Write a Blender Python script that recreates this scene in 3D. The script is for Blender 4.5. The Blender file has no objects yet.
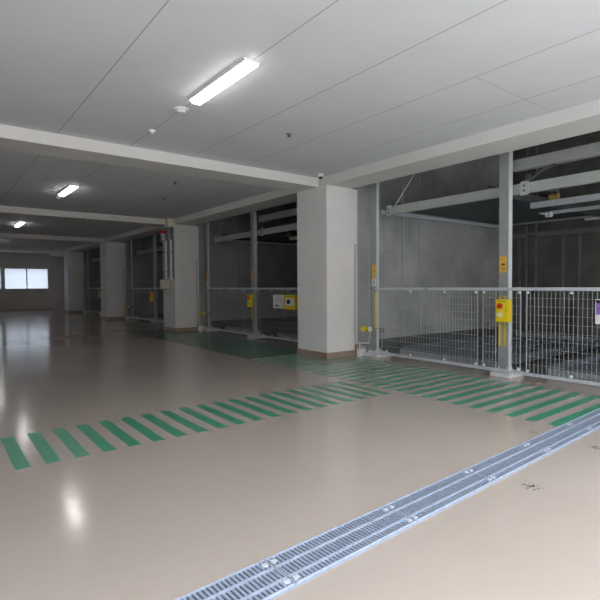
import bpy, bmesh, math, random
from mathutils import Vector, Matrix
random.seed(4)
sc = bpy.context.scene
COL = sc.collection
PI = math.pi
PITCH = 7.65          # column spacing along the aisle
FX = 6.44             # aisle face of the columns
CZ, BZ = 3.72, 3.54   # ceiling, underside of beams

# ------------------------------------------------------------------ materials
def nodes(name):
    m = bpy.data.materials.new(name); m.use_nodes = True
    nt = m.node_tree; b = nt.nodes['Principled BSDF']
    return m, nt, b
def coords(nt, scale=(1, 1, 1)):
    g = nt.nodes.new('ShaderNodeNewGeometry')
    mp = nt.nodes.new('ShaderNodeMapping'); mp.inputs['Scale'].default_value = scale
    nt.links.new(g.outputs['Position'], mp.inputs['Vector'])
    return mp.outputs['Vector']
def math_n(nt, op, a, b=None, c=None):
    n = nt.nodes.new('ShaderNodeMath'); n.operation = op
    for i, v in enumerate((a, b, c)):
        if v is None: continue
        if isinstance(v, (int, float)): n.inputs[i].default_value = v
        else: nt.links.new(v, n.inputs[i])
    return n.outputs[0]
def mix_c(nt, fac, a, b):
    n = nt.nodes.new('ShaderNodeMix'); n.data_type = 'RGBA'
    if isinstance(fac, (int, float)): n.inputs[0].default_value = fac
    else: nt.links.new(fac, n.inputs[0])
    for i, v in ((6, a), (7, b)):
        if isinstance(v, tuple): n.inputs[i].default_value = v + (1,) if len(v) == 3 else v
        else: nt.links.new(v, n.inputs[i])
    return n.outputs[2]
def noise(nt, vec, scale, detail=4, rough=.55):
    n = nt.nodes.new('ShaderNodeTexNoise'); n.inputs['Scale'].default_value = scale
    n.inputs['Detail'].default_value = detail; n.inputs['Roughness'].default_value = rough
    nt.links.new(vec, n.inputs['Vector']); return n.outputs['Fac']
def ramp(nt, fac, lo, hi, a=0., b=1.):
    n = nt.nodes.new('ShaderNodeMapRange'); n.inputs[1].default_value = lo; n.inputs[2].default_value = hi
    n.inputs[3].default_value = a; n.inputs[4].default_value = b
    nt.links.new(fac, n.inputs[0]); return n.outputs[0]
def bump(nt, b, h, strength, dist=.01):
    n = nt.nodes.new('ShaderNodeBump'); n.inputs['Strength'].default_value = strength
    n.inputs['Distance'].default_value = dist
    nt.links.new(h, n.inputs['Height']); nt.links.new(n.outputs[0], b.inputs['Normal'])
def plain(name, col, rough=.5, metal=0., var=.06, scale=6., spec=.5, bmp=0.):
    m, nt, b = nodes(name)
    v = coords(nt); n = noise(nt, v, scale)
    lo = tuple(max(0, c * (1 - var)) for c in col); hi = tuple(min(1, c * (1 + var)) for c in col)
    nt.links.new(mix_c(nt, ramp(nt, n, .3, .7), lo, hi), b.inputs['Base Color'])
    b.inputs['Roughness'].default_value = rough; b.inputs['Metallic'].default_value = metal
    b.inputs['Specular IOR Level'].default_value = spec
    if bmp: bump(nt, b, noise(nt, v, scale * 12), bmp, .003)
    return m
M = {}
M['paint'] = plain('column_paint', (.80, .79, .785), .55, var=.03, scale=1.5, spec=.3)
M['beam_paint'] = plain('beam_paint', (.73, .72, .71), .6, var=.03, scale=1.2, spec=.25)
M['wall_paint'] = plain('wall_paint', (.54, .49, .45), .6, var=.05, scale=1., spec=.25)
M['tile'] = plain('skirting_tile', (.36, .27, .21), .4, var=.12, scale=9.)
M['galv'] = plain('galvanised_steel', (.50, .53, .55), .5, .4, var=.10, scale=14.)
M['galv_light'] = plain('bright_galvanised_steel', (.68, .72, .78), .45, .35, var=.12, scale=25.)
M['galv_dull'] = plain('dull_galvanised_steel', (.36, .38, .39), .5, .45, var=.18, scale=12.)
M['beam_steel'] = plain('painted_machine_beam', (.42, .45, .43), .5, .1, var=.08, scale=5.)
M['grating'] = plain('grating_steel', (.36, .42, .54), .42, .4, var=.12, scale=30.)
M['rail_bar'] = plain('grating_bar_steel', (.46, .52, .64), .42, .4, var=.12, scale=30.)
M['post'] = plain('post_galvanised', (.38, .40, .40), .5, .35, var=.08, scale=10.)
M['zinc_lit'] = plain('daylit_zinc', (.70, .75, .80), .4, .25, var=.06, scale=15.)  # paler steel: daylight on the post strips is put into the colour
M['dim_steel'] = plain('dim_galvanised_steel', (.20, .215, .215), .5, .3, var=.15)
M['dark'] = plain('dark_void', (.02, .02, .022), .8)
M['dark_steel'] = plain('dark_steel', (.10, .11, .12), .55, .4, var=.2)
M['pallet'] = plain('pallet_steel', (.13, .15, .175), .45, .4, var=.2, scale=4.)
M['yellow'] = plain('yellow_plastic', (.86, .66, .02), .4, var=.03)
M['yellow_dull'] = plain('yellow_tape', (.72, .56, .12), .5, var=.1, scale=20.)
M['orange'] = plain('orange_sticker', (.80, .47, .06), .5, var=.05)
M['red'] = plain('red_plastic', (.62, .04, .02), .35, var=.03)
M['cream'] = plain('cream_plastic', (.80, .78, .60), .4, var=.03)
M['white'] = plain('white_plastic', (.82, .82, .82), .4, var=.02)
M['plinth'] = plain('white_plinth', (.66, .67, .68), .6, var=.1, scale=14.)
M['black'] = plain('black_plastic', (.015, .015, .017), .3, var=.02)
M['green_mark'] = plain('green_print', (.03, .25, .08), .5, var=.02)
M['purple'] = plain('purple_print', (.28, .16, .52), .5, var=.03)
M['box_grey'] = plain('grey_box_paint', (.48, .48, .44), .5, var=.03)
M['brass'] = plain('brass_motor', (.42, .27, .08), .4, .4, var=.2)
M['asphalt'] = plain('outside_ground', (.50, .49, .47), .8, var=.1, scale=2.)

# floor paint: glossy beige epoxy with faint roller patches and three scuffed spots
m, nt, b = nodes('epoxy_floor'); M['floor'] = m
v = coords(nt)
n1 = noise(nt, v, .55, 5); n2 = noise(nt, coords(nt, (1, 2.2, 1)), 7, 4)
c = mix_c(nt, ramp(nt, n1, .3, .7), (.39, .335, .295), (.42, .365, .325))
c = mix_c(nt, ramp(nt, n2, .35, .8, 0, .10), c, (.47, .42, .38))
spots = None
for (sx, sy, r) in ((3.52, 1.77, .09), (4.83, 1.83, .08), (4.85, 2.42, .05)):
    d = nt.nodes.new('ShaderNodeVectorMath'); d.operation = 'DISTANCE'
    gm = nt.nodes.new('ShaderNodeNewGeometry'); nt.links.new(gm.outputs['Position'], d.inputs[0])
    d.inputs[1].default_value = (sx, sy, 0)
    s = ramp(nt, d.outputs['Value'], r, r * .35)
    spots = s if spots is None else math_n(nt, 'MAXIMUM', spots, s)
blot = ramp(nt, noise(nt, v, 38, 3), .5, .58)
c = mix_c(nt, math_n(nt, 'MULTIPLY', spots, blot), c, (.05, .05, .055))
nt.links.new(c, b.inputs['Base Color'])
nt.links.new(ramp(nt, n1, .3, .7, .13, .18), b.inputs['Roughness'])
b.inputs['Specular IOR Level'].default_value = .5
bump(nt, b, noise(nt, v, 5.5, 2), .10, .012)

# painted green marking
m, nt, b = nodes('green_floor_paint'); M['green'] = m
v = coords(nt); n = noise(nt, v, 14)
nt.links.new(mix_c(nt, ramp(nt, n, .3, .75), (.045, .245, .14), (.065, .30, .19)), b.inputs['Base Color'])
b.inputs['Roughness'].default_value = .30
bump(nt, b, noise(nt, v, 5.5, 2), .10, .012)

M['green_shaded'] = plain('shaded_green_floor_paint', (.10, .19, .14), .25, var=.12, scale=5.)  # walkway green with the deep aisle's weaker light mixed into its colour

# ceiling board with thin dark joints every 1.05 m across the aisle
m, nt, b = nodes('ceiling_board'); M['ceiling'] = m
g = nt.nodes.new('ShaderNodeNewGeometry'); sp = nt.nodes.new('ShaderNodeSeparateXYZ')
nt.links.new(g.outputs['Position'], sp.inputs[0])
fx = math_n(nt, 'ABSOLUTE', math_n(nt, 'SUBTRACT', math_n(nt, 'FRACT', math_n(nt, 'DIVIDE', math_n(nt, 'ADD', sp.outputs['X'], 104.52 - .525 + .0), 1.05)), .5))
# joint centres at x = 1.53 + k*1.05
j1 = math_n(nt, 'LESS_THAN', math_n(nt, 'MULTIPLY', fx, 1.05), .006)
yj = math_n(nt, 'LESS_THAN', math_n(nt, 'ABSOLUTE', math_n(nt, 'SUBTRACT', sp.outputs['Y'], 3.0)), .005)
j2 = math_n(nt, 'MULTIPLY', yj, math_n(nt, 'GREATER_THAN', sp.outputs['X'], 4.67))
jj = math_n(nt, 'MAXIMUM', j1, math_n(nt, 'MULTIPLY', j2, .6))
v = coords(nt); n = noise(nt, v, 1.3)
c = mix_c(nt, ramp(nt, n, .3, .7), (.69, .71, .74), (.73, .75, .78))
nt.links.new(mix_c(nt, math_n(nt, 'MULTIPLY', jj, .6), c, (.16, .16, .17)), b.inputs['Base Color'])
b.inputs['Roughness'].default_value = .7; b.inputs['Specular IOR Level'].default_value = .2

# fair-faced concrete with tie holes and pour joints
m, nt, b = nodes('cast_concrete'); M['concrete'] = m
v = coords(nt); n = noise(nt, v, .9, 6, .6); n2 = noise(nt, coords(nt, (1, 1, .35)), 2.2, 5)
c = mix_c(nt, ramp(nt, n, .3, .7), (.27, .29, .29), (.47, .49, .485))
c = mix_c(nt, ramp(nt, n2, .5, .8, 0, .5), c, (.22, .235, .235))
sp = nt.nodes.new('ShaderNodeSeparateXYZ'); nt.links.new(v, sp.inputs[0])
hz = math_n(nt, 'LESS_THAN', math_n(nt, 'ABSOLUTE', math_n(nt, 'SUBTRACT', math_n(nt, 'FRACT', math_n(nt, 'DIVIDE', sp.outputs['Z'], .9)), .5)), .008)
vx = math_n(nt, 'LESS_THAN', math_n(nt, 'ABSOLUTE', math_n(nt, 'SUBTRACT', math_n(nt, 'FRACT', math_n(nt, 'DIVIDE', sp.outputs['X'], 1.8)), .5)), .003)
jj = math_n(nt, 'MAXIMUM', hz, vx)
nt.links.new(mix_c(nt, math_n(nt, 'MULTIPLY', jj, .22), c, (.12, .125, .125)), b.inputs['Base Color'])
b.inputs['Roughness'].default_value = .75
bump(nt, b, n2, .15, .01)
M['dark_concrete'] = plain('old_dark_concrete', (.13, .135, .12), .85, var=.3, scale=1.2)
M['shaft_top'] = plain('shaft_ceiling', (.08, .08, .08), .9, var=.2, scale=1.)  # very dark grey for the ceiling over the machine bays

# window glass: frosted
m, nt, b = nodes('window_glass'); M['glass'] = m
tr = nt.nodes.new('ShaderNodeBsdfTransparent'); tr.inputs[0].default_value = (.68, .71, .75, 1)
tl = nt.nodes.new('ShaderNodeBsdfTranslucent'); tl.inputs[0].default_value = (.6, .63, .67, 1)
gl = nt.nodes.new('ShaderNodeBsdfGlossy'); gl.inputs['Roughness'].default_value = .1
mx = nt.nodes.new('ShaderNodeMixShader'); mx.inputs[0].default_value = .25
mx2 = nt.nodes.new('ShaderNodeMixShader'); mx2.inputs[0].default_value = .05
nt.links.new(tr.outputs[0], mx.inputs[1]); nt.links.new(tl.outputs[0], mx.inputs[2])
nt.links.new(mx.outputs[0], mx2.inputs[1]); nt.links.new(gl.outputs[0], mx2.inputs[2])
nt.links.new(mx2.outputs[0], nt.nodes['Material Output'].inputs[0])
def emit(name, col, s):
    m, nt, b = nodes(name)
    b.inputs['Base Color'].default_value = (.9, .9, .9, 1)
    b.inputs['Emission Color'].default_value = col + (1,); b.inputs['Emission Strength'].default_value = s
    return m
LAMP = 7.5
M['lamp'] = emit('lit_diffuser', (1, .98, .95), LAMP)

# ------------------------------------------------------------------ mesh tools
class MB:
    def __init__(s): s.bm = bmesh.new()
    def box(s, x0, x1, y0, y1, z0, z1, bev=0, rot=None):
        r = bmesh.ops.create_cube(s.bm, size=1)
        vs = r['verts']
        for v_ in vs:
            v_.co = Vector(((v_.co.x + .5) * (x1 - x0) + x0, (v_.co.y + .5) * (y1 - y0) + y0, (v_.co.z + .5) * (z1 - z0) + z0))
        if bev:
            es = list({e for v_ in vs for e in v_.link_edges})
            r2 = bmesh.ops.bevel(s.bm, geom=es, offset=bev, segments=2, affect='EDGES', profile=.6)
            vs = list({v_ for f in r2['faces'] for v_ in f.verts} | {v_ for v_ in vs if v_.is_valid})
        if rot is not None: bmesh.ops.transform(s.bm, matrix=rot, verts=vs)
        return s
    def cyl(s, a, b, r, n=12, r2=None, caps=True):
        a, b = Vector(a), Vector(b); d = b - a
        mt = Matrix.Translation((a + b) / 2) @ d.to_track_quat('Z', 'Y').to_matrix().to_4x4()
        bmesh.ops.create_cone(s.bm, cap_ends=caps, segments=n, radius1=r, radius2=r if r2 is None else r2, depth=d.length, matrix=mt)
        return s
    def wire(s, a, b, r):
        return s.cyl(a, b, r, 4, caps=False)
    def sphere(s, c, r, sz=1., seg=16):
        bmesh.ops.create_uvsphere(s.bm, u_segments=seg, v_segments=10, radius=r, matrix=Matrix.Translation(c) @ Matrix.Diagonal((1, 1, sz, 1)))
        return s
    def tube(s, pts, r, n=8):
        pts = [Vector(p) for p in pts]
        for i in range(len(pts) - 1): s.cyl(pts[i], pts[i + 1], r, n)
        for p in pts[1:-1]: s.sphere(p, r, 1, n)
        return s
    def prism(s, prof, axis, a, b):
        # prof: 2D polygon; axis 'y': (x,z); 'x': (y,z); 'z': (x,y)
        def P(u, w, t): return {'y': (u, t, w), 'x': (t, u, w), 'z': (u, w, t)}[axis]
        v0 = [s.bm.verts.new(P(u, w, a)) for u, w in prof]; v1 = [s.bm.verts.new(P(u, w, b)) for u, w in prof]
        n = len(prof)
        for i in range(n): s.bm.faces.new((v0[i], v0[(i + 1) % n], v1[(i + 1) % n], v1[i]))
        s.bm.faces.new(v0[::-1]); s.bm.faces.new(v1)
        return s
    def build(s, name, mat, parent=None, smooth=False, origin=None):
        bmesh.ops.recalc_face_normals(s.bm, faces=s.bm.faces[:])
        w = Vector((0, 0, 0)); p = parent
        while p is not None: w += p.location; p = p.parent
        o_loc = Vector(origin) if origin is not None else Vector((0, 0, 0))
        for v_ in s.bm.verts: v_.co -= w + o_loc
        me = bpy.data.meshes.new(name); s.bm.to_mesh(me); s.bm.free()
        if smooth:
            for p_ in me.polygons: p_.use_smooth = True
            me.set_sharp_from_angle(angle=math.radians(35))
        me.materials.append(M[mat])
        o = bpy.data.objects.new(name, me); COL.objects.link(o)
        o.parent = parent; o.location = o_loc
        return o
def thing(name, label, cat, loc=(0, 0, 0), group=None):
    o = bpy.data.objects.new(name, None); COL.objects.link(o); o.empty_display_size = .1
    o.location = loc; o['label'] = label; o['category'] = cat
    if group: o['group'] = group
    return o
def tag(o, label, cat, group=None):
    o['label'] = label; o['category'] = cat
    if group: o['group'] = group
    return o
def struct(o): o['kind'] = 'structure'; return o
def kids(o): return [c_ for c_ in COL.objects if c_.parent == o]
def dup(root, off, label):
    r = root.copy(); COL.objects.link(r); r.location = root.location + Vector(off); r['label'] = label
    for ch in kids(root):
        c_ = ch.copy(); COL.objects.link(c_); c_.parent = r
        for g_ in kids(ch):
            d_ = g_.copy(); COL.objects.link(d_); d_.parent = c_
    return r

# ------------------------------------------------------------------ shell
XL, XB = -6.0, 13.0       # left wall, back wall of the machine bays
YO, YF = -.6, 35.5       # open front, far wall
struct(MB().box(XL, 7.72, YO, YF, -.2, 0).build('floor', 'floor'))
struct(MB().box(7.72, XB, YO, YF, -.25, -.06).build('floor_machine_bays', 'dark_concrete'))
struct(MB().box(-40, 40, -40, YO, -.25, -.02).build('ground_outside', 'asphalt'))
struct(MB().box(XL, FX, YO, YF, CZ, CZ + .25).build('ceiling', 'ceiling'))
struct(MB().box(6.9, XB + .3, YO, YF, 6.0, 6.25).build('ceiling_machine_bays', 'shaft_top'))
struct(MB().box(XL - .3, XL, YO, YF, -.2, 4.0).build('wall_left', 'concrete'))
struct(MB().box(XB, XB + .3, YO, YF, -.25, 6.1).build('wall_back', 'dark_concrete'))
struct(MB().box(-30, 30, -14.5, -13.5, -.02, 7).build('wall_sky_blocker', 'wall_paint'))  # unseen wall added outside to keep low sky light off the deep aisle
# far wall with openings
w = MB(); zs0, zs1 = 1.39, 2.73
opens = [(3.82, 6.32), (1.16, 3.66), (-4.2, -1.7)]
xs = [XL] + sorted(x_ for o_ in opens for x_ in o_) + [XB]
w.box(XL, XB, YF, YF + .25, -.2, zs0); w.box(XL, XB, YF, YF + .25, zs1, 6.1)
for i in range(0, len(xs), 2): w.box(xs[i], xs[i + 1], YF, YF + .25, zs0, zs1)
struct(w.build('wall_far', 'wall_paint'))
struct(MB().box(XL, 6.44, YF - .02, YF, 0, .10).build('baseboard_far', 'tile'))
for i, (a, b_) in enumerate(opens):
    f = MB(); t_ = .035
    f.box(a, b_, YF + .03, YF + .09, zs0, zs0 + t_); f.box(a, b_, YF + .03, YF + .09, zs1 - t_, zs1)
    f.box(a, a + t_, YF + .03, YF + .09, zs0, zs1); f.box(b_ - t_, b_, YF + .03, YF + .09, zs0, zs1)
    f.box((a + b_) / 2 - .03, (a + b_) / 2 + .03, YF + .02, YF + .08, zs0, zs1)
    fo = struct(f.build('window_%d' % (i + 1), 'white'))
    c_ = (a + b_) / 2
    MB().box(a + t_, c_ - .03, YF + .05, YF + .056, zs0 + t_, zs1 - t_).build('pane', 'glass', fo)
    MB().box(c_ + .03, b_ - t_, YF + .05, YF + .056, zs0 + t_, zs1 - t_).build('pane', 'glass', fo)
    MB().box(c_ - .02, c_ + .02, YF + .0, YF + .02, 2.0, 2.1, .004).build('latch', 'galv_dull', fo)
# wall above the girder, in front of the machine shafts, and the end block beyond the frame
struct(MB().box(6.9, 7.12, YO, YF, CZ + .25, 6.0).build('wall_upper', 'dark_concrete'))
struct(MB().box(FX, 7.3, -.18, .83, 0, BZ).build('wall_right', 'paint'))
struct(MB().box(7.12, XB, YO - .2, YO, BZ, 6.1).build('wall_front_upper', 'concrete'))
struct(MB().box(11.2, XB, YO - .2, YO, -.2, BZ).build('wall_front', 'concrete'))
struct(MB().box(7.3, XB, 31.42, YF, -.2, 6.1).build('wall_right_far', 'paint'))
for k in range(4):
    y0 = 7.47 + PITCH * k
    struct(MB().box(7.3, XB, y0, y0 + 1.01, -.25, 6.1).build('wall_bay_%d' % (k + 1), 'concrete'))

# ------------------------------------------------------------------ columns, beams
clabel = ['wide white concrete column nearest the camera, beside the mesh fence in the middle',
          'white concrete column carrying grey conduits and a switch box',
          'dim concrete column third from the camera, beyond the conduit column',
          'farthest dark column, beside the bright window wall']
for k in range(4):
    y0 = 7.47 + PITCH * k
    t = thing('concrete_column', clabel[k], 'column', (FX, y0, 0), 'row of concrete columns')
    # shaft with slightly chamfered arrises
    c_ = .012
    MB().prism([(FX + c_, y0), (7.3, y0), (7.3, y0 + 1.01), (FX + c_, y0 + 1.01), (FX, y0 + 1.01 - c_), (FX, y0 + c_)], 'z', .0, BZ).build('shaft', 'paint', t)
    s = MB()
    s.box(FX - .012, FX, y0 - .012, y0 + 1.022, 0, .125, .002); s.box(FX, 7.26, y0 - .012, y0, 0, .125, .002)
    s.box(FX, 7.26, y0 + 1.01, y0 + 1.022, 0, .125, .002)
    s.box(7.20, 7.262, y0 - .055, y0 - .012, 0, .235, .002)
    s.build('tile_skirting', 'tile', t)
g = MB().prism([(FX, BZ), (7.12, BZ), (7.12, CZ + .25), (FX, CZ + .25)], 'y', YO, YF).build('girder', 'beam_paint')
tag(g, 'long white girder running over all the columns and machine bays', 'girder')
blabel = ['white ceiling beam crossing the aisle nearest the camera', 'second ceiling beam, meeting the column with the conduits',
          'third ceiling beam, in the dim part of the aisle', 'farthest ceiling beam, just before the window wall']
for k in range(4):
    y0 = 7.74 + PITCH * k
    o = MB().prism([(y0, BZ), (y0 + .64, BZ), (y0 + .64, CZ), (y0, CZ)], 'x', XL, FX).build('ceiling_beam', 'beam_paint')
    tag(o, blabel[k], 'beam', 'beams across the aisle')

# ------------------------------------------------------------------ ceiling fittings
def light(y1, label):
    y0 = y1 - 1.27
    t = thing('ceiling_light', label, 'ceiling light', (2.57, (y0 + y1) / 2, CZ), 'fluorescent lights in the aisle')
    MB().prism([(2.47, CZ), (2.67, CZ), (2.655, CZ - .03), (2.485, CZ - .03)], 'y', y0, y1).build('housing', 'white', t)
    MB().prism([(2.49, CZ - .03), (2.65, CZ - .03), (2.62, CZ - .06), (2.52, CZ - .06)], 'y', y0 + .02, y1 - .02).build('diffuser', 'lamp', t)
    return t
L0 = light(5.36, 'lit fluorescent fitting nearest the camera, at the top of the photo')
dup(L0, (0, 7.27, 0), 'lit fluorescent fitting between the first and second ceiling beams')
dup(L0, (0, 14.6, 0), 'lit fluorescent fitting beyond the second ceiling beam')
dup(L0, (0, 21.9, 0), 'lit fluorescent fitting beyond the third ceiling beam')
def detector(x, y, r, label):
    t = thing('smoke_detector', label, 'smoke detector', (x, y, CZ))
    MB().cyl((x, y, CZ), (x, y, CZ - .015), r, 24).build('base', 'white', t, True)
    MB().cyl((x, y, CZ - .015), (x, y, CZ - .045), r * .72, 24, r * .45).build('sensor_head', 'white', t, True)
    return t
detector(2.56, 5.76, .10, 'large round smoke detector on the ceiling beside the nearest light')
detector(2.58, 6.78, .05, 'small round white sensor on the ceiling just before the first beam')
detector(2.60, 13.15, .055, 'small white sensor at the end of the second light')
def sprinkler(x, y, label):
    t = thing('sprinkler', label, 'sprinkler', (x, y, CZ), 'ceiling sprinklers')
    MB().cyl((x, y, CZ), (x, y, CZ - .012), .04, 16).build('escutcheon', 'galv_dull', t, True)
    MB().cyl((x, y, CZ - .012), (x, y, CZ - .04), .015, 10).cyl((x, y, CZ - .04), (x, y, CZ - .046), .028, 12).build('head', 'dark_steel', t, True)
sprinkler(4.22, 5.73, 'dark sprinkler head before the first beam, right of the nearest light')
sprinkler(4.21, 9.81, 'nearer sprinkler head between the first and second beams')
sprinkler(4.74, 11.74, 'farther sprinkler head between the first and second beams, nearer the girder')
sprinkler(4.21, 17.4, 'sprinkler head just beyond the second beam')
sprinkler(4.21, 21.2, 'sprinkler head just before the third beam')
x, y = 6.24, 7.42
t = thing('dome_camera', 'small white dome camera with black lens on ceiling at nearest column', 'camera', (x, y, CZ))
MB().cyl((x, y, CZ), (x, y, CZ - .06), .062, 24, .058).build('housing', 'white', t, True)
MB().sphere((x, y, CZ - .06), .046, .9).build('dome', 'black', t, True)

# ------------------------------------------------------------------ floor marking
E_ = .0015
t = thing('walkway_marking', 'green striped walkway marking crossing the aisle from the left', 'floor marking', (2.7, 5.1, 0))
for i in range(20):
    x0 = .535 + i * .2325
    MB().box(x0, x0 + .115, 4.545, 5.60, 0, E_).build('stripe', 'green', t)
t = thing('walkway_marking', 'green striped walkway marking running along the mesh fence and column', 'floor marking', (6.14, 5.3, 0))
k = 0; y = 2.36
while y < 8.45:
    MB().prism([(5.23, y - .0), (7.08, y + .03), (7.08, y + .15), (5.23, y + .12)], 'z', 0, E_).build('stripe', 'green', t)
    y += .2385
t = MB().box(5.2, 7.02, 8.52, 16.3, 0, E_).build('walkway_marking', 'green_shaded', None)
tag(t, 'solid dark green walkway strip on the floor before the second machine bay', 'floor marking')

# ------------------------------------------------------------------ drain gratings
ang = math.atan2(.18, 4.31)
RZ = Matrix.Translation((2.05, 2.205, 0)) @ Matrix.Rotation(ang, 4, 'Z')
def rbox(mb, x0, x1, y0, y1, z0, z1): mb.box(x0, x1, y0, y1, z0, z1, rot=RZ)
X0, PL = -1.62, .985
frame = MB()
rbox(frame, X0, X0 + 7 * PL, .000, .010, 0, .006); rbox(frame, X0, X0 + 7 * PL, -.285, -.275, 0, .006)
drain = (lambda mb: (rbox(mb, X0, X0 + 7 * PL, -.275, .0, .0004, .0012), mb)[1])(MB()).build('floor_drain', 'dark_steel')
tag(drain, 'long straight floor drain with dark channel under its steel gratings', 'drain')
frame.build('drain_frame', 'grating', drain)
gl_ = ['at the near end, low in the picture', 'second from the near end', 'third from the near end', 'fourth from the near end',
       'in the third place from the fence', 'beside the last green stripe, second from the fence', 'farthest, right against the mesh fence']
for i in range(7):
    a = X0 + i * PL; c_ = RZ @ Vector((a + PL / 2, -.14, 0))
    t = thing('drain_grating', 'steel floor drain grating panel, ' + gl_[i], 'drain grating', (c_.x, c_.y, 0), 'gratings in the floor drain')
    fr = MB()
    for (u, wd) in ((-.006, .006), (-.096, .012), (-.206, .012), (-.272, .006)):
        rbox(fr, a + .003, a + PL - .003, u - wd / 2, u + wd / 2, .0014, .016)
    rbox(fr, a + .003, a + .009, -.272, -.004, .0014, .014); rbox(fr, a + PL - .009, a + PL - .003, -.272, -.004, .0014, .014)
    fr.build('bearing_bars', 'rail_bar', t)
    cb = MB(); n = 36
    for j in range(n):
        u = a + .012 + (j + .5) * (PL - .024) / n
        rbox(cb, u - .0075, u + .0075, -.27, -.006, .0014, .0105)
    cb.build('cross_bars', 'grating', t)
    for (u, vv) in ((a + .03, -.24), (a + PL - .03, -.24), (a + .03, -.05), (a + PL - .03, -.05)):
        cl = MB(); rbox(cl, u - .016, u + .016, vv - .012, vv + .012, .0105, .018); cl.build('clip', 'galv_light', t)

# ------------------------------------------------------------------ machine bays
FEN = 7.34           # fence plane
def post(yc, kind, label):
    """H-section machine post on a white plinth; flange faces the aisle and the camera side"""
    t = thing('machine_post', label, 'post', (7.48, yc, 0), 'galvanised machine posts')
    hw = .08 if kind == 'mid' else .07
    x0, x1 = 7.40, (7.50 if kind == 'mid' else 7.465)
    MB().box(x0, x0 + .012, yc - hw, yc + hw, .13, 5.9).box(x1 - .012, x1, yc - hw, yc + hw, .13, 5.9) \
        .box(x0 + .012, x1 - .012, yc - .006, yc + .006, .13, 5.9).build('post_section', 'post', t)
    MB().box(x0 - .001, x1 + .001, yc - hw - .012, yc - hw - .001, .13, 5.9).build('guide_rail', 'zinc_lit', t)  # camera-side strip, coloured brighter to show daylight falling on it
    pw = .17
    MB().box(7.31, 7.74, yc - pw, yc + pw, 0, .075, .01).build('plinth', 'plinth', t)
    bp = MB().box(7.345, 7.70, yc - pw + .03, yc + pw - .03, .0755, .095)
    for sy in (-1, 1):
        bp.prism([(7.36, .095), (7.40, .095), (7.40, .18)], 'y', yc + sy * .07 - .005, yc + sy * .07 + .005)
        bp.prism([(x1, .20), (x1, .095), (7.60, .095)], 'y', yc + sy * .07 - .005, yc + sy * .07 + .005)
    bp.box(x0, x1, yc - hw, yc + hw, .095, .13)
    bp.build('base_plate', 'galv_light', t)
    for sx in (7.375, 7.665):
        for sy in (-1, 1):
            MB().cyl((sx, yc + sy * .115, .095), (sx, yc + sy * .115, .14), .013, 8).cyl((sx, yc + sy * .115, .095), (sx, yc + sy * .115, .112), .022, 6).build('anchor_bolt', 'white', t)
    # stickers
    if kind == 'mid':
        s_ = MB().box(7.3975, 7.3995, yc - .055, yc + .06, 1.70, 1.96).build('sticker', 'orange', t); s_['label'] = 'orange warning sticker with black arrow'
        MB().prism([(yc - .035, 1.83), (yc + .0, 1.855), (yc + .0, 1.84), (yc + .04, 1.84), (yc + .04, 1.82), (yc, 1.82), (yc, 1.805)], 'x', 7.3965, 7.3973).build('arrow', 'black', s_)
        z = MB()
        for q in range(3): z.box(7.3965, 7.3973, yc - .03, yc + .035, 1.735 + q * .018, 1.741 + q * .018)
        z.build('print', 'dark_steel', s_)
        for sy in (-.058, .03):
            MB().box(7.397, 7.3998, yc + sy, yc + sy + .045, .50, 1.32).build('yellow_strip', 'yellow_dull', t)
    else:
        s_ = MB().box(7.3975, 7.3995, yc - .06, yc + .055, 1.64, 1.93).build('sticker', 'orange', t); s_['label'] = 'orange warning sticker'
        MB().box(7.3965, 7.3973, yc - .012, yc + .02, 1.78, 1.82).build('print', 'red', s_)
        s_ = MB().box(7.3975, 7.3995, yc - .06, yc + .055, 1.48, 1.64).build('sticker', 'white', t); s_['label'] = 'white notice sticker'
        z = MB()
        for q in range(4): z.box(7.3965, 7.3973, yc - .02, yc + .03, 1.52 + q * .03, 1.532 + q * .03)
        z.build('print', 'dark_steel', s_)
        MB().box(7.388, 7.3998, yc - .068, yc - .03, .56, 1.36, .002).build('yellow_strip', 'yellow', t)
    return t
def control_box(yc, label):
    t = thing('control_box', label, 'control box', (7.24, yc, 1.08), 'yellow control boxes')
    # built with a shallow shell and a front cover
    MB().box(7.235, 7.315, yc - .12, yc + .12, .905, 1.265, .012).build('casing', 'yellow', t, True)
    MB().box(7.315, 7.398, yc + .01, yc + .08, .98, 1.19).build('bracket', 'galv', t)
    r = MB().cyl((7.235, yc + .04, 1.16), (7.215, yc + .04, 1.16), .045, 24).cyl((7.215, yc + .04, 1.16), (7.195, yc + .04, 1.16), .04, 24, .034)
    r.build('stop_button', 'red', t, True)
    MB().cyl((7.235, yc + .04, 1.02), (7.212, yc + .04, 1.02), .042, 24).cyl((7.212, yc + .04, 1.02), (7.20, yc + .04, 1.02), .03, 20).build('push_button', 'cream', t, True)
    z = MB()
    for q in range(5): z.box(7.2335, 7.2345, yc - .06 + q * .024, yc - .046 + q * .024, 1.225, 1.243)
    for q in range(4): z.box(7.2335, 7.2345, yc - .065, yc - .05, .99 + q * .04, 1.006 + q * .04)
    z.build('lettering', 'dark_steel', t)
    return t
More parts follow.
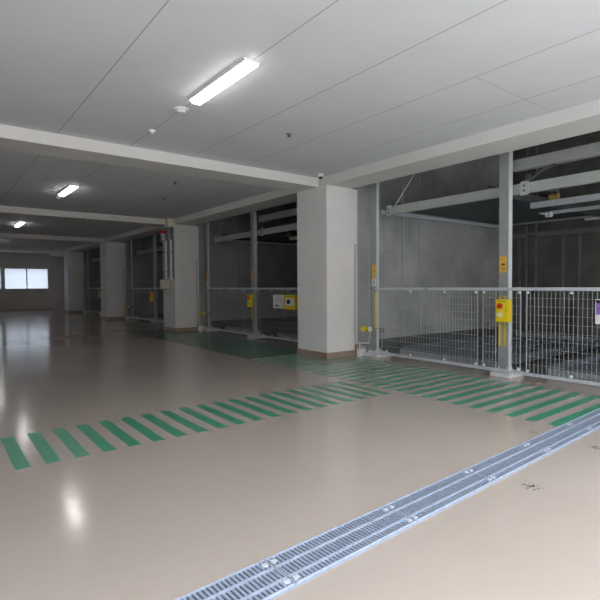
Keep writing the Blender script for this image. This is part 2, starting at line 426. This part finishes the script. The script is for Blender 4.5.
def side_guard(yc, label):
    t = thing('mesh_guard', label, 'guard panel', (7.32, yc, 0), 'mesh guards between columns and posts')
    P0, P1, z0, z1 = Vector((7.20, 7.455 - 7.37 + yc, 0)), Vector((7.375, 7.19 - 7.37 + yc, 0)), .26, 2.36
    L = (P1 - P0).length; G = Matrix.Translation(P0) @ Matrix.Rotation(math.atan2(P1.y - P0.y, P1.x - P0.x), 4, 'Z')
    MB().box(0, L, -.01, .01, z1 - .02, z1, rot=G).box(0, L, -.01, .01, z0, z0 + .04, rot=G).box(0, .014, -.01, .01, z0, z1, rot=G) \
        .box(L - .014, L, -.01, .01, z0, z1, rot=G).build('frame', 'galv', t)
    w = MB(); n = 6
    def at(u, z_): q = P0.lerp(P1, u / L); return (q.x, q.y, z_)
    for i in range(1, n): w.wire(at(L * i / n, z0), at(L * i / n, z1), .0025)
    z_ = z0 + .1
    while z_ < z1: w.wire(at(0, z_), at(L, z_), .0025); z_ += .13
    w.build('wire_mesh', 'galv', t)
    # foot block and rail at floor level
    MB().box(7.22, 7.40, yc - .05, yc + .05, 0, .15, .01).build('foot_block', 'white', t)
    MB().box(7.19, 7.40, yc - .045, yc + .035, .155, .20, .004).box(7.25, 7.30, yc - .02, yc + .02, .20, .26).build('sill_rail', 'box_grey', t)
    return t
def photo_sensor(yc, label):
    t = thing('photo_sensor', label, 'sensor', (7.25, yc, .59), 'yellow photo sensors')
    MB().cyl((7.20, yc + .13, .59), (7.28, yc + .13, .59), .058, 20).build('cap', 'yellow', t, True)
    MB().cyl((7.28, yc + .13, .59), (7.31, yc + .13, .59), .03, 14).box(7.29, 7.325, yc - .06, yc + .14, .575, .605).build('arm', 'galv', t)
    MB().box(7.255, 7.318, yc - .03, yc + .035, .545, .635, .006).build('sensor_head', 'cream', t)
    MB().box(7.375, 7.41, yc - .29, yc - .19, .52, .63, .006).build('receiver', 'dim_steel', t)
    MB().cyl((7.37, yc - .19, .60), (7.37, yc + .14, .60), .005, 6).build('cable', 'dark_steel', t)
    return t
def fence(yb, label):
    """hinged safety fence: top and bottom rails across the bay, welded mesh panels, round clips"""
    t = thing('safety_fence', label, 'fence', (FEN, yb + 4.2, 0), 'mesh safety fences')
    y0, y1 = yb + .95, yb + 6.98
    zt0, zt1, zb0, zb1 = 1.405, 1.455, .085, .135
    MB().box(FEN - .02, FEN + .02, y0, y1, zt0, zt1, .006).build('top_rail', 'galv_light', t)
    MB().box(FEN - .02, FEN + .02, y0, yb + 6.95, zb0, zb1, .006).build('bottom_rail', 'galv_light', t)
    panels = [(yb + 4.63, yb + 6.82), (yb + 4.30, yb + 4.54), (yb + 3.885, yb + 4.10), (yb + .98, yb + 3.80)]
    for (a, b_) in panels:
        f = MB()
        f.box(FEN - .004, FEN + .010, a, a + .012, zb1, zt0); f.box(FEN - .004, FEN + .010, b_ - .012, b_, zb1, zt0)
        n = max(2, round((b_ - a) / .062))
        for i in range(1, n): y_ = a + (b_ - a) * i / n; f.wire((FEN + .004, y_, zb1), (FEN + .004, y_, zt0), .0026)
        z_ = zt0 - .115
        while z_ > zb1 + .02: f.wire((FEN, a, z_), (FEN, b_, z_), .0024); z_ -= .128
        f.build('mesh_panel', 'galv', t)
    for yy in (6.06, 5.29, 4.66, 4.51, 3.91, 3.77, 3.13, 2.4, 1.7):
        for z_ in (zt0 - .028, zb1 + .028):
            MB().cyl((FEN - .022, yb + yy, z_), (FEN - .004, yb + yy, z_), .021, 12).build('clip', 'white', t)
    for z_ in (1.43,):
        MB().box(FEN - .028, FEN - .02, yb + 5.64, yb + 5.72, z_ - .03, z_ + .03, .003).build('rail_joint', 'galv', t)
    return t
def front_beam(yb, label):
    t = thing('machine_crossbeam', label, 'machine beam', (7.66, yb + 4.2, 3.05), 'crossbeams of the lower lift frame')
    x0 = 7.60
    MB().prism([(x0, 2.965), (x0 + .09, 2.965), (x0 + .09, 2.98), (x0 + .015, 2.98), (x0 + .015, 3.11), (x0 + .09, 3.11), (x0 + .09, 3.125), (x0, 3.125)], 'y', yb + 1.1, yb + 6.92).build('channel', 'beam_steel', t)
    for yy in (yb + 4.0, yb + 6.87):
        p = MB().box(x0 - .012, x0, yy - .09, yy + .04, 2.93, 3.15, .003).build('bracket', 'galv', t)
        z = MB()
        for dz in (3.0, 3.08): z.cyl((x0 - .013, yy - .02, dz), (x0 - .028, yy - .02, dz), .018, 6)
        z.build('bolt_heads', 'dark_steel', p)
    return t
def top_beam(yb, label):
    t = thing('upper_machine_beam', label, 'machine beam', (7.66, yb + 2.6, 3.42), 'upper beams of the lift frame')
    MB().prism([(7.58, 3.34), (7.70, 3.34), (7.70, 3.355), (7.597, 3.355), (7.597, 3.50), (7.70, 3.50), (7.70, 3.515), (7.58, 3.515)], 'y', yb + 1.1, yb + 4.17).build('channel', 'post', t)
    # curved hose and pulley under its end
    pts = [(7.62, yb + 4.0 - .5 * s_ / 8, 3.08 + .24 * math.sin(s_ / 8 * PI / 2)) for s_ in range(9)]
    MB().tube(pts, .022, 8).build('hose', 'dark_steel', t, True)
    MB().cyl((7.60, yb + 3.92, 3.2), (7.66, yb + 3.92, 3.2), .055, 16).build('pulley', 'dark_steel', t, True)
    return t
def brace(yb, label):
    o = MB().cyl((7.6, yb + 6.78, 3.02), (7.6, yb + 6.15, 3.72), .014, 8).build('brace_rod', 'galv', None, origin=(7.6, yb + 6.78, 3.02))
    return tag(o, label, 'brace', 'diagonal brace rods')
def pallet(yc, z, up, label):
    t = thing('car_pallet', label, 'car pallet', (10.2, yc, z), 'steel car pallets')
    x0, x1, hw = 7.95, 12.6, 1.12
    d = MB()
    # ribbed deck: two wheel tracks with raised ribs, dished centre
    n = 28
    prof = []
    for i in range(n):
        a = x0 + (x1 - x0) * i / n; st = (x1 - x0) / n
        prof += [(a, z + .0), (a + st * .5, z + .0), (a + st * .62, z + .012), (a + st * .88, z + .012)]
    prof += [(x1, z)]
    low = [(x_, z_ - .012) for x_, z_ in prof][::-1]
    d.prism(prof + low, 'y', yc - hw + .06, yc + hw - .06)
    d.build('deck', 'pallet' if not up else 'dark_steel', t)
    for s_ in (-1, 1):
        MB().box(x0, x1, yc + s_ * (hw - .03) - .03, yc + s_ * (hw - .03) + .03, z - .06, z + .10, .005).build('side_rail', 'pallet' if not up else 'dark_steel', t)
        MB().box(x0 + .1, x1 - .1, yc + s_ * .32 - .02, yc + s_ * .32 + .02, z + .02, z + .055).build('wheel_guide', 'pallet', t)
    MB().box(x0 - .03, x0 - .001, yc - hw, yc + hw, z - .08, z + .04, .004).build('front_lip', 'galv_dull', t)
    MB().box(x1 + .001, x1 + .03, yc - hw, yc + hw, z - .06, z + .12, .004).build('rear_stop', 'galv_dull', t)
    return t
def conduit(yb, x_, label):
    t = MB().cyl((x_, yb + 7.44, .35), (x_, yb + 7.44, 4.6), .011, 8).build('wall_conduit', 'galv', None, origin=(x_, yb + 7.44, .35))
    return tag(t, label, 'conduit', 'conduits on the concrete bay walls')

bay_words = ['in the nearest machine bay', 'in the second machine bay', 'in the third machine bay', 'in the farthest machine bay']
proto = {}
for k in range(4):
    yb = PITCH * k; w_ = bay_words[k]; off = (0, yb, 0)
    def put(key, fn, label):
        if key not in proto: proto[key] = fn(label)
        else: dup(proto[key], off, label)
    put('mid', lambda l: post(4.215, 'mid', l), 'galvanised middle post with orange sticker and control box ' + w_)
    put('side', lambda l: post(7.085, 'side', l), 'slimmer galvanised post with yellow strip beside the bay wall ' + w_)
    put('box', lambda l: control_box(4.135, l), 'yellow control box with red stop button on the middle post ' + w_)
    put('guard', lambda l: side_guard(7.37, l), 'narrow mesh guard between column and post ' + w_)
    put('sensor', lambda l: photo_sensor(7.09, l), 'yellow capped photo sensor at knee height beside the column ' + w_)
    put('fence', lambda l: fence(0, l), 'galvanised mesh safety fence across the front ' + w_)
    put('beam', lambda l: front_beam(0, l), 'pale steel crossbeam above head height ' + w_)
    put('top', lambda l: top_beam(0, l), 'upper steel beam right of the middle post ' + w_)
    put('brace', lambda l: brace(0, l), 'thin diagonal brace rod at top left ' + w_)
    put('p1', lambda l: pallet(5.72, .10, False, l), 'ribbed steel car pallet on the floor, left half ' + w_)
    if k < 3:
        put('p2', lambda l: pallet(2.62, .10, False, l), 'ribbed steel car pallet on the floor, right half ' + w_)
        put('c1', lambda l: conduit(0, 8.73, l), 'thin vertical conduit nearer the opening on the concrete wall ' + w_)
        put('c2', lambda l: conduit(0, 9.35, l), 'thin vertical conduit deeper on the concrete wall ' + w_)
    put('up', lambda l: pallet(5.89, 3.16, True, l), 'raised steel car pallet hanging high in the left half ' + w_)

# deep machinery of the right half of the bays: rails, rear frame, motor, ladder
for k in range(2):
    yb = PITCH * k; w_ = bay_words[k]
    t = thing('lift_rail', 'pair of bright steel rails under the upper level ' + w_, 'lift rail', (9.0, yb + 2.9, 2.95), 'lift rails')
    MB().prism([(9.0, 2.93), (9.09, 2.93), (9.09, 3.03), (9.0, 3.03)], 'y', yb + 1.1, yb + 4.6).build('rail', 'galv_light', t)
    MB().box(9.3, 9.36, yb + 1.1, yb + 4.47, 2.82, 2.88).build('rail', 'galv', t)
    MB().box(8.98, 9.4, yb + 4.36, yb + 4.42, 2.80, 2.82).cyl((9.2, yb + 4.40, 2.80), (9.2, yb + 4.30, 2.80), .05, 12).build('end_bracket', 'galv_light', t)
    t = thing('hoist_motor', 'small brass coloured hoist motor hanging beside the rails ' + w_, 'motor', (8.6, yb + 3.9, 3.1), 'hoist motors')
    MB().cyl((8.5, yb + 3.86, 3.0), (8.5, yb + 4.0, 3.0), .055, 16).build('motor_body', 'brass', t, True)
    MB().box(8.45, 8.57, yb + 3.88, yb + 4.0, 3.07, 3.22, .005).cyl((8.5, yb + 4.0, 3.0), (8.5, yb + 4.06, 3.0), .03, 10).build('gearbox', 'dark_steel', t)
    MB().box(8.40, 8.62, yb + 3.55, yb + 3.95, 3.22, 3.26).box(8.42, 8.6, yb + 1.1, yb + 4.3, 3.26, 3.38).build('mount', 'dark_steel', t)
    t = thing('rear_frame', 'rear steel frame with slender posts before the back wall ' + w_, 'machine frame', (12.75, yb + 4, 0), 'rear machine frames')
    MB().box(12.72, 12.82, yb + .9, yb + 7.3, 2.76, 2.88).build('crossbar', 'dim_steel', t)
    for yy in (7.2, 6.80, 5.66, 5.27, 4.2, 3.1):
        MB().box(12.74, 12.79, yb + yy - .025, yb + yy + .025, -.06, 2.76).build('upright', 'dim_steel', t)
    t = thing('service_ladder', 'dim service ladder rising behind the middle post ' + w_, 'ladder', (12.68, yb + 6.4, 0), 'service ladders')
    yl = yb + 6.57
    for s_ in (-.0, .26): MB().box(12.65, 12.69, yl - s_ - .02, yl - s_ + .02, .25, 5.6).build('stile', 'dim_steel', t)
    for q in range(17): MB().cyl((12.67, yl - .26, .4 + q * .3), (12.67, yl, .4 + q * .3), .012, 6).build('rung', 'dark_steel', t)
    t = thing('tube_lamp', 'unlit tube lamp on the back wall ' + w_, 'lamp', (12.9, yb + 4.6, 3.0), 'unlit tube lamps')
    MB().box(12.93, 13.0, yb + 3.9, yb + 5.24, 3.08, 3.15).build('housing', 'white', t)
    MB().cyl((12.9, yb + 3.95, 3.10), (12.9, yb + 5.2, 3.10), .02, 10).build('tube', 'white', t)
# bright inner rail of the raised pallet
for k in range(2):
    yb = PITCH * k
    o = MB().box(7.75, 12.7, yb + 7.20, yb + 7.27, 3.05, 3.12).build('guide_rail', 'galv_light', None, origin=(10, yb + 7.2, 3.1))
    tag(o, 'bright guide rail high on the concrete wall ' + bay_words[k], 'guide rail', 'guide rails on the bay walls')
    o = MB().box(7.75, 12.9, yb + 7.47 - .02, yb + 7.469, -.05, .30).build('wall_kerb', 'dark_steel', None, origin=(10, yb + 7.46, 0))
    tag(o, 'dark kerb strip along the foot of the concrete wall ' + bay_words[k], 'kerb', 'kerbs along the bay walls')

# ------------------------------------------------------------------ signs and boxes hung on the fences
XF = FEN - .022
t = thing('sign_board', 'white and purple sign on the nearest fence at the right edge', 'sign', (XF, 2.6, 1.1))
MB().box(XF - .01, XF, 2.42, 2.81, .95, 1.29, .002).build('board', 'white', t)
MB().box(XF - .012, XF - .0102, 2.66, 2.80, 1.08, 1.28).box(XF - .012, XF - .0102, 2.44, 2.80, 1.24, 1.28).build('print', 'purple', t)
t = thing('sign_board', 'white notice board with green mark on the second fence', 'sign', (XF, 10.53, 1.08))
MB().box(XF - .03, XF, 10.17, 10.66, .91, 1.27, .004).build('board', 'white', t)
z = MB().box(XF - .0325, XF - .0302, 10.40, 10.58, .96, 1.0); z.build('green_mark', 'green_mark', t)
z = MB()
for q in range(3): z.box(XF - .0325, XF - .0302, 10.30, 10.54, 1.12 + q * .035, 1.128 + q * .035)
z.build('print', 'galv_dull', t)
t = thing('switch_box', 'yellow switch box with black dial on the second fence, beside the notice', 'switch box', (XF, 9.98, 1.08))
MB().box(XF - .08, XF, 9.62, 10.10, .90, 1.27, .008).build('casing', 'yellow', t)
pl = MB().box(XF - .084, XF - .0802, 9.66, 10.02, 1.0, 1.19).build('face_plate', 'white', t)
MB().cyl((XF - .084, 9.88, 1.095), (XF - .11, 9.88, 1.095), .055, 20).build('dial', 'black', pl, True)

# ------------------------------------------------------------------ conduits and boxes on the second column
xc = FX - .05; y0 = 15.12
t = thing('conduit_riser', 'two grey vertical conduits running into a switch box on the second column', 'conduit', (xc, y0 + .45, 1.4))
for yy in (15.30, 15.72):
    MB().cyl((xc, yy, 1.76), (xc, yy, 3.05), .042, 14).cyl((xc, yy, 1.76), (xc, yy, 1.84), .055, 14).build('pipe', 'galv_light', t, True)
MB().box(xc - .02, FX - .001, 15.2, 16.05, 2.6, 2.66).box(xc - .02, FX - .001, 15.2, 16.05, 2.0, 2.04).build('pipe_strap', 'galv_dull', t)
MB().box(FX - .03, FX - .001, 15.14, 16.0, 1.78, 3.5).build('back_panel', 'galv_dull', t)
t = thing('switch_box', 'pale grey switch box at chest height on the second column', 'switch box', (FX, 15.6, 1.55))
MB().box(FX - .16, FX - .001, 15.16, 16.02, 1.40, 1.74, .01).build('casing', 'box_grey', t)
MB().box(FX - .166, FX - .161, 15.20, 15.98, 1.43, 1.71, .002).build('door', 'cream', t)
t = thing('valve_assembly', 'red valve wheel above grey pipe fittings at the top of the second column', 'valve', (FX - .1, 15.7, 3.2))
MB().cyl((FX - .12, 15.75, 3.05), (FX - .12, 15.75, 3.28), .10, 16).cyl((FX - .1, 15.35, 3.05), (FX - .1, 15.35, 3.45), .05, 12).sphere((FX - .1, 15.35, 3.22), .08).build('valve_body', 'galv_dull', t, True)
wh = MB(); cx_, cy_, cz_ = FX - .14, 15.78, 3.34
for i in range(16):
    a, b_ = i / 16 * 2 * PI, (i + 1) / 16 * 2 * PI
    wh.cyl((cx_ + .17 * math.cos(a), cy_ + .2 * math.sin(a), cz_), (cx_ + .17 * math.cos(b_), cy_ + .2 * math.sin(b_), cz_), .025, 8)
for a in (0, PI / 2): wh.cyl((cx_ + .17 * math.cos(a), cy_ + .2 * math.sin(a), cz_), (cx_ - .17 * math.cos(a), cy_ - .2 * math.sin(a), cz_), .02, 8)
wh.cyl((cx_, cy_, 3.28), (cx_, cy_, 3.36), .03, 8)
wh.build('hand_wheel', 'red', t, True)
o = MB().box(6.22, FX, 15.12, 15.385, 3.45, 3.715, .008).build('junction_box', 'cream', None, origin=(6.33, 15.25, 3.45))
tag(o, 'cream junction box at the end of the second ceiling beam', 'junction box')

# ------------------------------------------------------------------ light: overcast daylight from the open front and far windows
wld = bpy.data.worlds.new('sky'); sc.world = wld; wld.use_nodes = True
bg = wld.node_tree.nodes['Background']
wn = wld.node_tree
tc = wn.nodes.new('ShaderNodeTexCoord'); sx = wn.nodes.new('ShaderNodeSeparateXYZ'); wn.links.new(tc.outputs['Generated'], sx.inputs[0])
# overcast sky: dim towards the horizon, about three to four times brighter overhead
el = ramp(wn, sx.outputs['Z'], 0, 1, .55, 4.2)
wn.links.new(el, bg.inputs[1]); bg.inputs[0].default_value = (.91, .95, 1.0, 1)
def portal(loc, rot, sx, sy):
    l = bpy.data.lights.new('portal', 'AREA'); l.shape = 'RECTANGLE'; l.size = sx; l.size_y = sy
    l.cycles.is_portal = True
    o = bpy.data.objects.new('portal', l); COL.objects.link(o); o.location = loc; o.rotation_euler = rot
portal((.2, YO, 1.86), (PI / 2, 0, 0), 12.4, 3.7)
for a, b_ in opens: portal(((a + b_) / 2, YF + .3, 2.06), (-PI / 2, 0, 0), 2.5, 1.34)

# ------------------------------------------------------------------ camera
f, yaw, pit, roll = 483.7, .65523, .029284, -.0056088
cy, sy, cp, spn = math.cos(yaw), math.sin(yaw), math.cos(pit), math.sin(pit)
F = Vector((sy * cp, cy * cp, -spn)); R = Vector((cy, -sy, 0)); U = R.cross(F)
cr, sr = math.cos(roll), math.sin(roll)
R2 = cr * R + sr * U; U2 = -sr * R + cr * U
cam = bpy.data.cameras.new('camera'); co = bpy.data.objects.new('camera', cam); COL.objects.link(co)
mt = Matrix((R2, U2, -F)).transposed().to_4x4(); mt.translation = Vector((0, 0, 1.5)); co.matrix_world = mt
cam.sensor_fit = 'HORIZONTAL'; cam.sensor_width = 36; cam.lens = f / 600 * 36; cam.clip_start = .05; cam.clip_end = 200
sc.camera = co
vs = sc.view_settings; vs.view_transform = 'Standard'; vs.look = 'None'; vs.gamma = 1; vs.use_curve_mapping = False
vs.exposure = 1.3
